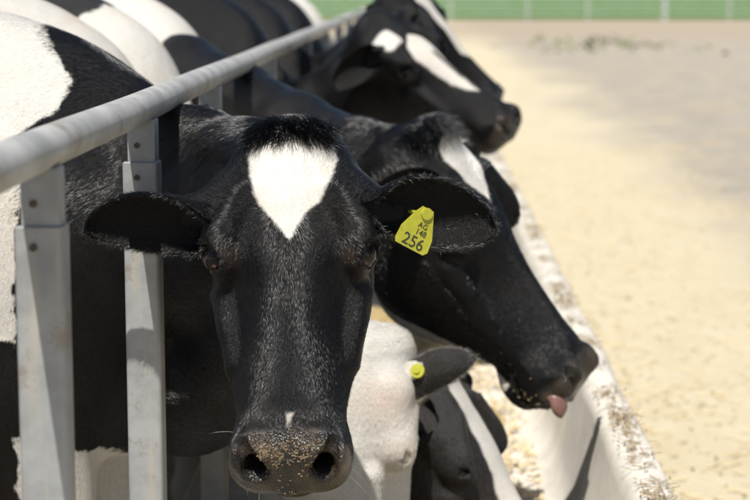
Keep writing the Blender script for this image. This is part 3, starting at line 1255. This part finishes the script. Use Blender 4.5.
# ------------------------------------------------------------------ far fence
ff = empty('field_fence', (8, 85, 0))
tag(ff, 'far pale steel pipe fence before the green field', 'fence')
fpos = [-2.0, 1.6, 5.2, 8.0, 11.6, 14.6, 18, 21.5]
for x in [-14, -10.5, -6] + fpos + [25, 28.5]:
    bm = bmesh.new()
    r = .11 if abs(x - 10.05) < 2 else .06
    bm_tube(bm, (x - 8, 0, 0), (x - 8, 0, 1.45), r, 12)
    o = bmobj('post', bm, M['far_steel'], ff, autosmooth=40)
for z in (.35, .72, 1.08, 1.42):
    bm = bmesh.new()
    bm_tube(bm, (-24, -.12, z), (22, -.12, z), .035, 10)
    bmobj('rail', bm, M['far_steel'], ff, autosmooth=40)

# weeds growing through the far yard edge
n = 90
wx = rng.normal(4.9, 1.2, n)
wy = rng.normal(47, 3.0, n)
V = np.empty((n, 4, 3))
hh = rng.uniform(.04, .16, n)
dd = rng.normal(0, .12, (n, 2))
ww = rng.uniform(.03, .08, n)
V[:, 0] = np.stack([wx - ww, wy, 0*wx], 1)
V[:, 1] = np.stack([wx + ww, wy, 0*wx], 1)
V[:, 2] = np.stack([wx + dd[:, 0] + ww*.4, wy + dd[:, 1], hh], 1)
V[:, 3] = np.stack([wx + dd[:, 0] - ww*.4, wy + dd[:, 1] + .03, hh*.9], 1)
we = link_mesh('weeds', fast_mesh('weeds', V.reshape(-1, 3), np.arange(4*n).reshape(n, 4), []), M['weed'])
tag(we, 'low green weeds growing at the far yard edge', 'weeds', None, 'stuff')


# ------------------------------------------------------------------ cows
def blob(V, c, r):
    d = (V - np.array(c)) / np.array(r)
    return (1 - np.sqrt((d*d).sum(1))) * min(r)


def on_head(q):
    return (q[:, 0] > -.02) & (q[:, 0] < .7) & (np.abs(q[:, 1]) < .2) & (q[:, 2] > -.33) & (q[:, 2] < .12)


# hero cow --------------------------------------------------------
def pat_hero(V, q):
    p = np.full(len(V), -.3)
    p = np.maximum(p, np.minimum(.055 + .115*np.exp(-((V[:, 2] - 1.31)/.085)**2) + .065*sstep(-V[:, 2], -1.25, -1.17) - V[:, 0], V[:, 2] - .965 + .06*np.sin(V[:, 0]*7)))
    p = np.maximum(p, np.minimum(.735 + .05*np.sin(V[:, 0]*11 + 1) - V[:, 2], V[:, 0] - .112))
    h = on_head(q)
    kx = [-.01, .02, .045, .075, .105, .125, .145, .185, .21]
    wl = np.interp(q[:, 0], kx, [.050, .060, .064, .060, .050, .043, .032, .002, -.03])
    wr = np.interp(q[:, 0], kx, [.050, .062, .071, .068, .057, .046, .026, .003, -.03])
    f = np.where(q[:, 1] > 0, wr, wl) - np.abs(q[:, 1])
    f = np.where(q[:, 2] < -.06, -.1, f)
    f = np.minimum(f, q[:, 0] - .012 + .3*np.abs(q[:, 1]))
    st = np.minimum(.0036 - .12*np.clip(q[:, 0] - .458, 0, .1) - np.abs(q[:, 1] - .003 + .2*(q[:, 0] - .46)), .009 - np.abs(q[:, 0] - .469))
    st = np.where(q[:, 2] > -.06, st, -.1)
    f = np.maximum(f, st)
    return np.where(h, f, p)


hA = frame((.03, -math.sin(R(39)), -math.cos(R(39))), (0, -1, .6), (-.172, 2.45, 1.272))
black_ear = lambda u, v, l, s: np.full(len(u), -.1)
cowA = make_cow('black cow with white triangle on its forehead staring ahead, yellow tag 256', (-.70, 3.02, 0), R(-8), hA, .90, .012, 2, pat_hero, throat_c=(.44, 0, .74),
                skin=lambda q: 0.03*on_head(q)*sstep(-np.linalg.norm(np.stack([q[:, 0] - EYE[0], np.abs(q[:, 1]) - EYE[1], q[:, 2] - EYE[2]], 1), axis=1), -.040, -.033),
                eb=(.100, .106, -.054),
                ears=[(1, (.22, 1, -.02), (.62, .0, .9), .186, .048, 1.0), (-1, (.26, -1, .06), (1.2, .1, .75), .186, .045, 1.0)],
                ear_pat=black_ear, bend=.28, crest_c=(.26, 0, 1.17), core_c=(.30, 0, 1.02))

S = cowA['S']
q = cowA['q']
wt = (q[:, 0] > -.12) & (q[:, 0] < .7) & (np.abs(q[:, 1]) < .25)
eyed = np.minimum(np.linalg.norm(q - EYE, axis=1), np.linalg.norm(q - EYE*np.array([1, -1, 1]), axis=1))
w8 = np.where(wt, 1.0, 0.0) * sstep(eyed, .032, .041) * (1 - cowA['nose'])
lenf = lambda P, q: np.interp(q[:, 0], [-.1, .12, .2, .4, .5], [.012, .009, .007, .0065, .0045])
coat_hair(cowA, 260000, w8, lenf, .00014, lift=.07, jitter=.08)
bw_ = (cowA['q'][:, 0] <= -.08) & (cowA['me'].vertices[0].co.x > -9)
vco = np.array([v.co[:] for v in cowA['me'].vertices])
bw_ = bw_ & (vco[:, 0] > -.35) & (vco[:, 2] > .65) & ((vco[:, 1] < .12) | (vco[:, 2] > 1.15))
coat_hair(cowA, 130000, bw_.astype(float), lambda P, q: np.full(len(P), .009), .00020, 'neck_coat', lift=.10, jitter=.10)
forelock(cowA, 12000, .011, .025, .068)
for k in (0, 1): ear_hair(cowA, k, 9000, L=.006)
eyelashes(cowA, .90)

# yellow ear tag in the left ear, printed
TW = frame((.80, .36, -.48), (.32, -.94, .12), (0, 0, 0))      # x along the print, z towards the viewer
tx = TW.to_3x3()
tag_c = Vector((.004, 2.366, 1.1525))
out2 = [(-.028, -.030), (.024, -.030), (.030, -.024), (.028, -.004), (.016, .022), (.010, .034), (-.010, .034), (-.018, .022), (-.030, -.004), (-.031, -.024)]
bm = bmesh.new()
fvs = [bm.verts.new((x*.86, y*.92, .0009)) for x, y in out2]
bvs = [bm.verts.new((x*.86, y*.92, -.0009)) for x, y in out2]
bm.faces.new(fvs); bm.faces.new(bvs[::-1])
for k in range(len(out2)):
    k2 = (k+1) % len(out2)
    bm.faces.new((fvs[k], bvs[k], bvs[k2], fvs[k2]))
et = bmobj('ear_tag', bm, M['yellow'], cowA['root'])
et.matrix_local = cowA['Mw'].inverted() @ (Matrix.Translation(tag_c) @ (tx @ Matrix(((1, 0, 0), (0, 1, 0), (0, 0, 1)))).to_4x4())
bm = bmesh.new()
bm_tube(bm, (0, .024, .0008), (0, .024, .004), .008, 20)
bm_tube(bm, (0, .024, -.050), (0, .024, .001), .0028, 12)
bmobj('stud', bm, M['yellow'], et, autosmooth=40)
for txt, (px_, py_), sz in (('256', (-.0175, -.0245), .0225), ('148', (-.004, -.006), .0115), ('AG', (-.004, .004), .0105)):
    cu = bpy.data.curves.new('lettering', 'FONT')
    cu.body = txt
    cu.size = sz
    cu.extrude = .0002
    tmp = bpy.data.objects.new('lettering', cu)
    C.objects.link(tmp)
    bpy.context.view_layer.update()
    me = bpy.data.meshes.new_from_object(tmp.evaluated_get(bpy.context.evaluated_depsgraph_get()))
    bpy.data.objects.remove(tmp)
    lo_ = link_mesh('lettering', me, M['ink'], et)
    lo_.location = (px_, py_, .0013)

# crumbs of feed stuck to the wet nose
def stick_crumbs(info, count, nw, lo=.0012, hi=.0036):
    P, N, T, bw = sample_mesh(info['me'], count, nw)
    k = len(P)
    Lc, Wc = rng.uniform(lo, hi, k), rng.uniform(lo*.4, hi*.3, k)
    t1 = np.cross(N, rng.normal(size=(k, 3)))
    t1 /= np.linalg.norm(t1, axis=1)[:, None]
    t2 = np.cross(N, t1)
    V = np.empty((k, 6, 3))
    for i_, (a, b, h) in enumerate(((-1, -1, 0), (1, -1, 0), (1, 1, 0), (-1, 1, 0), (-.8, 0, 1.4), (.8, 0, 1.4))):
        V[:, i_] = P + N*(Wc*h + .0002)[:, None] + t1*(Lc*a*.5)[:, None] + t2*(Wc*b)[:, None]
    b_ = (np.arange(k)*6)[:, None]
    Fq = np.concatenate([b_ + np.array([0, 1, 5, 4]), b_ + np.array([2, 3, 4, 5])])
    tri_ = np.concatenate([b_ + np.array([1, 2, 5]), b_ + np.array([3, 0, 4])])
    me = fast_mesh('nose_crumbs', V.reshape(-1, 3), Fq, [list(map(int, t)) for t in tri_])
    me.shade_flat()
    o = link_mesh('nose_crumbs', me, M['crumb'], info['root'])
    o['kind'] = 'stuff'


q = cowA['q']
nw = cowA['nose'] * sstep(q[:, 2], -.125, -.10) * sstep(.036 + .016*(q[:, 2] > -.03) - np.abs(q[:, 1]), 0, .01)
nw = nw * (.15 + sstep(q[:, 0], .490, .505) * sstep(.535 - q[:, 0], 0, .02)) * (.12 + np.clip(vnoise(q, 190, 8) + vnoise(q, 420, 9), 0, 3)**2)
stick_crumbs(cowA, 480, nw, .0009, .0028)

# whiskers on lips and chin
ww = sstep(q[:, 0], .43, .47) * sstep(-q[:, 2], .07, .10) * sstep(np.abs(q[:, 1]), .03, .06) * (cowA['nose'] < .3)
P, N, T, bw = sample_mesh(cowA['me'], 120, ww)
dw = N + rng.normal(size=N.shape)*.25 + np.array([0, 0, -.35])
dw /= np.linalg.norm(dw, axis=1)[:, None]
make_hair('whiskers', P, dw, N, rng.uniform(.02, .055, len(P)), np.full(len(P), .00022), np.ones(len(P)), cowA['root'], M['hair'], 6, .3, .1, droop=np.array([0, 0, -.5]))


# second cow: profile, tongue out --------------------------------
def pat_lick(V, q):
    p = blob(V, (.16, 0, 1.30), (.20, .4, .20))
    p = np.maximum(p, blob(V, (-.9, -.2, 1.2), (.35, .4, .5)))
    p = np.maximum(p, .72 + .05*np.sin(V[:, 0]*9) - V[:, 2])
    p = np.maximum(p, blob(V, (.36, 0, .78), (.20, .3, .22)))
    h = on_head(q)
    wv = np.interp(q[:, 0], [.0, .03, .06, .11, .145, .17, .34], [-.02, .042, .054, .042, .016, -.006, -.05])
    f = np.where(q[:, 2] > -.06, wv - np.abs(q[:, 1]), -.1)
    f = np.maximum(f, -.268 - q[:, 2] + .008*np.sin(q[:, 0]*25) + .48*np.maximum(0, q[:, 0] - .20) - 4*np.maximum(0, q[:, 0] - .46))
    nk = np.minimum(np.minimum(-.19 - q[:, 2], .1 - q[:, 0]), np.minimum(q[:, 0] + .20, 1.0 - V[:, 2]))
    p = np.maximum(p, nk)
    ca, sa = math.cos(R(-30)), math.sin(R(-30))
    W = np.stack([V[:, 0]*ca - V[:, 1]*sa - .80, V[:, 0]*sa + V[:, 1]*ca + 4.66, V[:, 2]], 1)
    p = np.maximum(p, -rcone(W[:, 0], W[:, 1], W[:, 2], (-0.256, 4.05, 1.315), (-0.173, 3.9, 1.178), .030, .045))
    return np.where(h, f, p)


hB = frame((.36, -.10, -.50), (.75, -.42, .5), (.040, 3.58, 1.192))
cowB = make_cow('black cow in profile with its tongue out over the trough wall', (-.80, 4.66, 0), R(-30), hB, 1.09, .017, 2, pat_lick, mouth=.006, tall=.06, deep=1.28, eye_r=.9,
                ears=[(1, (-.95, .45, -.2), (.1, .6, .6), .12, .034, 1.0), (-1, (-.05, -1, -.10), (.3, -.2, 1), .185, .05, 1.0)],
                ear_pat=black_ear, bend=.32)
tv, tf = [], []
tpts = bez([(0.254, 3.47, 0.7), (0.272, 3.45, 0.684), (0.293, 3.44, 0.677), (0.283, 3.44, 0.639)], 16)
for i, p in enumerate(tpts):
    u = i/15
    hw = (.016 + .006*u)*math.sqrt(max(0.02, 1 - max(0, (u - .72)/.28)**2))
    tan = tpts[min(i+1, 15)] - tpts[max(i-1, 0)]
    tan /= np.linalg.norm(tan)
    w_ = np.array([.72, .5, .1])
    w_ = w_ - tan*(w_ @ tan)
    w_ /= np.linalg.norm(w_)
    nrm = np.cross(tan, w_)
    for k in range(14):
        a = 2*math.pi*k/14
        v = p + w_*math.cos(a)*hw + nrm*(math.sin(a)*.009*(1 - .4*u) - .006*math.cos(a)**2)
        tv.append(Vector(v))
for i in range(15):
    for k in range(14): tf.append((i*14+k, i*14+(k+1) % 14, (i+1)*14+(k+1) % 14, (i+1)*14+k))
tf += [tuple(range(14)), tuple(210+k for k in range(14))]
wi = cowB['Mw'].inverted()
to = pyobj('tongue', [wi @ v for v in tv], tf, M['tongue'], cowB['root'])


# white head lowered at the trough ---------------------------------
def pat_white(V, q):
    p = .25 + 0*V[:, 0]
    p = np.minimum(p, -blob(V, (-.55, 0, .95), (.3, .5, .35)))
    p = np.minimum(p, -blob(V, (-1.3, 0, 1.2), (.3, .5, .35)))
    return np.where(on_head(q), .2, p)


hC = frame((.08, -.10, -.95), (.95, .12, .05), (-0.024, 3.25, 0.821))
cowC = make_cow('white headed cow with lowered head, dark grey ear and round yellow button tag', (-.84, 3.62, 0), R(-12), hC, .97, .016, 2, pat_white, tall=.05, eye_r=.97, eye_open=.40, coat=M['coat_cream'],
                skin=lambda q: .40*on_head(q)*np.maximum(np.maximum(1 - np.linalg.norm(np.stack([q[:, 0] - EYE[0], np.abs(q[:, 1]) - EYE[1], q[:, 2] - EYE[2]], 1), axis=1)/.045, 1 - np.linalg.norm(np.stack([q[:, 0] - .09, np.abs(q[:, 1]) - .12, q[:, 2] + .05], 1), axis=1)/.07), 0),
                ears=[(1, (-.25, .9, -.45), (.6, .2, .3), .15, .040, 1.0), (-1, (.90, -.16, .36), (.12, .90, -.40), .195, .036, .80)], ears_world=True, ear_coat=M['coat_grey'],
                ear_pat=lambda u, v, l, s: .062 - u*.16 + .02*np.sin(v*4), bend=.30, crest_c=(.30, 0, 1.12), core_c=(.33, 0, .95))
eo, em = cowC['ears'][1][:2]
em_l = cowC['Mh'] @ cowC['ears'][1][5]
# round button tag pinned to the back of the ear
co_ = np.array([v.co[:] for v in em.vertices])
lay, uu_, vv_ = cowC['ears'][1][2:5]
nw_ = np.array([(cowC['Mw'].to_3x3() @ em_l.to_3x3() @ v.normal)[:] for v in em.vertices])
kk = int(np.argmin(np.abs(uu_ - .46)*3 + np.abs(vv_ - .10) - nw_ @ np.array([0, -.9, .3])*1.5))
bm = bmesh.new()
bm_tube(bm, (0, 0, -.004), (0, 0, .003), .0130, 24)
bm_tube(bm, (0, 0, .003), (0, 0, .006), .006, 16)
bt = bmobj('button_tag', bm, M['yellow'], cowC['root'], autosmooth=40)
pn = Vector(em.vertices[kk].normal)
bt.matrix_local = em_l @ frame((1, 0, 0), pn, Vector(co_[kk]) + pn*.006)
ear_hair(cowC, 1, 5000, .12, .008)


# dark head behind it, also down --------------------------------
def pat_dark(V, q):
    p = blob(V, (.20, 0, 1.20), (.17, .5, .24))
    p = np.maximum(p, blob(V, (-.30, 0, 1.52), (.12, .5, .12)))
    p = np.maximum(p, blob(V, (-1.1, 0, 1.0), (.3, .5, .4)))
    p = np.maximum(p, .70 - V[:, 2])
    wv = np.interp(q[:, 0], [.0, .05, .12, .3, .5], [.015, .026, .030, .030, .028])
    f = np.where(q[:, 2] > -.055, wv - np.abs(q[:, 1] + .01), -.1)
    return np.where(on_head(q), f, p)


hG = frame((.30, -.08, -.44), (.80, -.30, .5), (0.043, 3.48, 0.733))
cowG = make_cow('dark faced cow with long white blaze feeding behind the white head', (-.84, 4.16, 0), R(-16), hG, 1.0, .018, 2, pat_dark, tall=.06,
                ears=[(1, (-.2, 1, -.3), (.1, .3, 1), .17, .046, 1.0), (-1, (-.8, -.6, -.3), (.1, -.8, .5), .16, .042, 1.0)],
                ear_pat=black_ear, coat=M['coat_grey'], eye_r=.97, eye_open=.35, bend=.30, crest_c=(.30, 0, 1.12), core_c=(.33, 0, .95))

# far heads --------------------------------------------------------
def pat_far(V, q):
    p = blob(V, (-.7, 0, 1.2), (.3, .5, .4))
    p = np.maximum(p, blob(V, (.33, -.2, .95), (.09, .2, .30)))
    p = np.maximum(p, .70 - V[:, 2])
    h = on_head(q)
    wv = np.interp(q[:, 0], [.1, .14, .18, .26, .36, .42], [-.02, .045, .055, .040, .022, -.02])
    f = np.where(q[:, 2] > -.06, wv - np.abs(q[:, 1] + .004), -.1)
    f = np.minimum(f, np.maximum(np.abs(q[:, 1] - .010 + .05*(q[:, 0] - .25)) - .007, .20 - q[:, 0]))
    dq = np.abs((q - np.array((.088, -.075, -.02))) / np.array((.034, .034, .05)))
    f = np.maximum(f, (1 - (dq**5).sum(1)**.2) * .034)
    return np.where(h, f, p)


hD = frame((.43, -.12, -.275), (.42, -.50, .75), (-.115, 5.2, 1.388))
cowD = make_cow('black cow with broken white blaze and square white spot by its eye', (-.74, 5.60, 0), R(-18), hD, .95, .02, 1, pat_far, tall=.08, deep=1.12, eye_r=.85,
                ears=[(1, (-.2, 1, -.15), (.1, .3, 1), .18, .05, 1.0), (-1, (-.25, -.9, -.45), (.4, -.3, .8), .17, .045, 1.0)],
                ear_pat=black_ear, crest_c=(.27, 0, .97), core_c=(.32, 0, .90), nd_w=(-.45, .35, -.85))


def pat_far2(V, q):
    p = blob(V, (-.4, 0, 1.3), (.3, .5, .3))
    h = on_head(q)
    wv = np.interp(q[:, 0], [.0, .04, .1, .2, .3, .36], [-.02, .05, .04, .03, .025, -.02])
    f = np.where(q[:, 2] > -.06, wv - np.abs(q[:, 1]), -.1)
    return np.where(h, f, p)


hE = frame((.30, .06, -.30), (.60, -.35, .75), (-.03, 6.0, 1.47))
cowE = make_cow('black cow whose nose shows just behind the white spotted head', (-.72, 6.42, 0), R(-14), hE, .95, .022, 1, pat_far2, tall=.08, eye_r=.85,
                ears=[(1, (-.2, 1, -.15), (.1, .3, 1), .18, .05, 1.0), (-1, (-.9, -.4, -.15), (.1, -.3, 1), .16, .04, 1.0)],
                ear_pat=black_ear, crest_c=(.27, 0, .97), core_c=(.32, 0, .90), nd_w=(-.45, .35, -.85))
forelock(cowB, 5000, .02, .04)

def pat_row(seed):
    def f(V, q):
        r = np.random.default_rng(seed)
        p = np.full(len(V), -.2)
        for _ in range(4):
            p = np.maximum(p, blob(V, (r.uniform(-1.4, .25), r.uniform(-.3, .3), r.uniform(.8, 1.4)), (r.uniform(.15, .35), .5, r.uniform(.2, .4))))
        return np.where(on_head(q), -.1, p)
    return f


for k, (lab, y, hz, sd) in enumerate((('dark cow beyond the white blazed far head, only its back in view', 7.25, 1.05, 21),
                                      ('farthest cow at the end of the feed row', 8.05, .95, 22))):
    hF = frame((.30, -.05, -.40), (.7, -.3, .6), (-.06, y - .25, hz))
    make_cow(lab, (-.70, y, 0), R(-10), hF, .95, .028, 0, pat_row(sd), tall=.09,
             ears=[(1, (-.2, 1, -.15), (.1, .3, 1), .17, .045, 1.0), (-1, (-.4, -1, -.15), (.1, -.3, 1), .17, .045, 1.0)], ear_pat=black_ear,
             crest_c=(.28, 0, 1.05), core_c=(.32, 0, .92))

# short coat on the nearer companions' heads, feed on the licking cow's lips
def face_hair(info, count, rad):
    q = info['q']
    ed = np.minimum(np.linalg.norm(q - EYE, axis=1), np.linalg.norm(q - EYE*np.array([1, -1, 1]), axis=1))
    w = ((q[:, 0] > -.12) & (q[:, 0] < .7) & (np.abs(q[:, 1]) < .25)) * sstep(ed, .024, .034) * (1 - info['nose'])
    coat_hair(info, count, w.astype(float), lenf, rad, lift=.12, jitter=.12)


face_hair(cowB, 60000, .0003)
face_hair(cowC, 40000, .0003)
q = cowB['q']
lw = sstep(q[:, 0], .46, .49) * sstep(-q[:, 2], .085, .10) * sstep(q[:, 2], -.16, -.14) * (.1 + np.clip(vnoise(q, 150, 4), 0, 2))
stick_crumbs(cowB, 160, lw, .002, .0055)
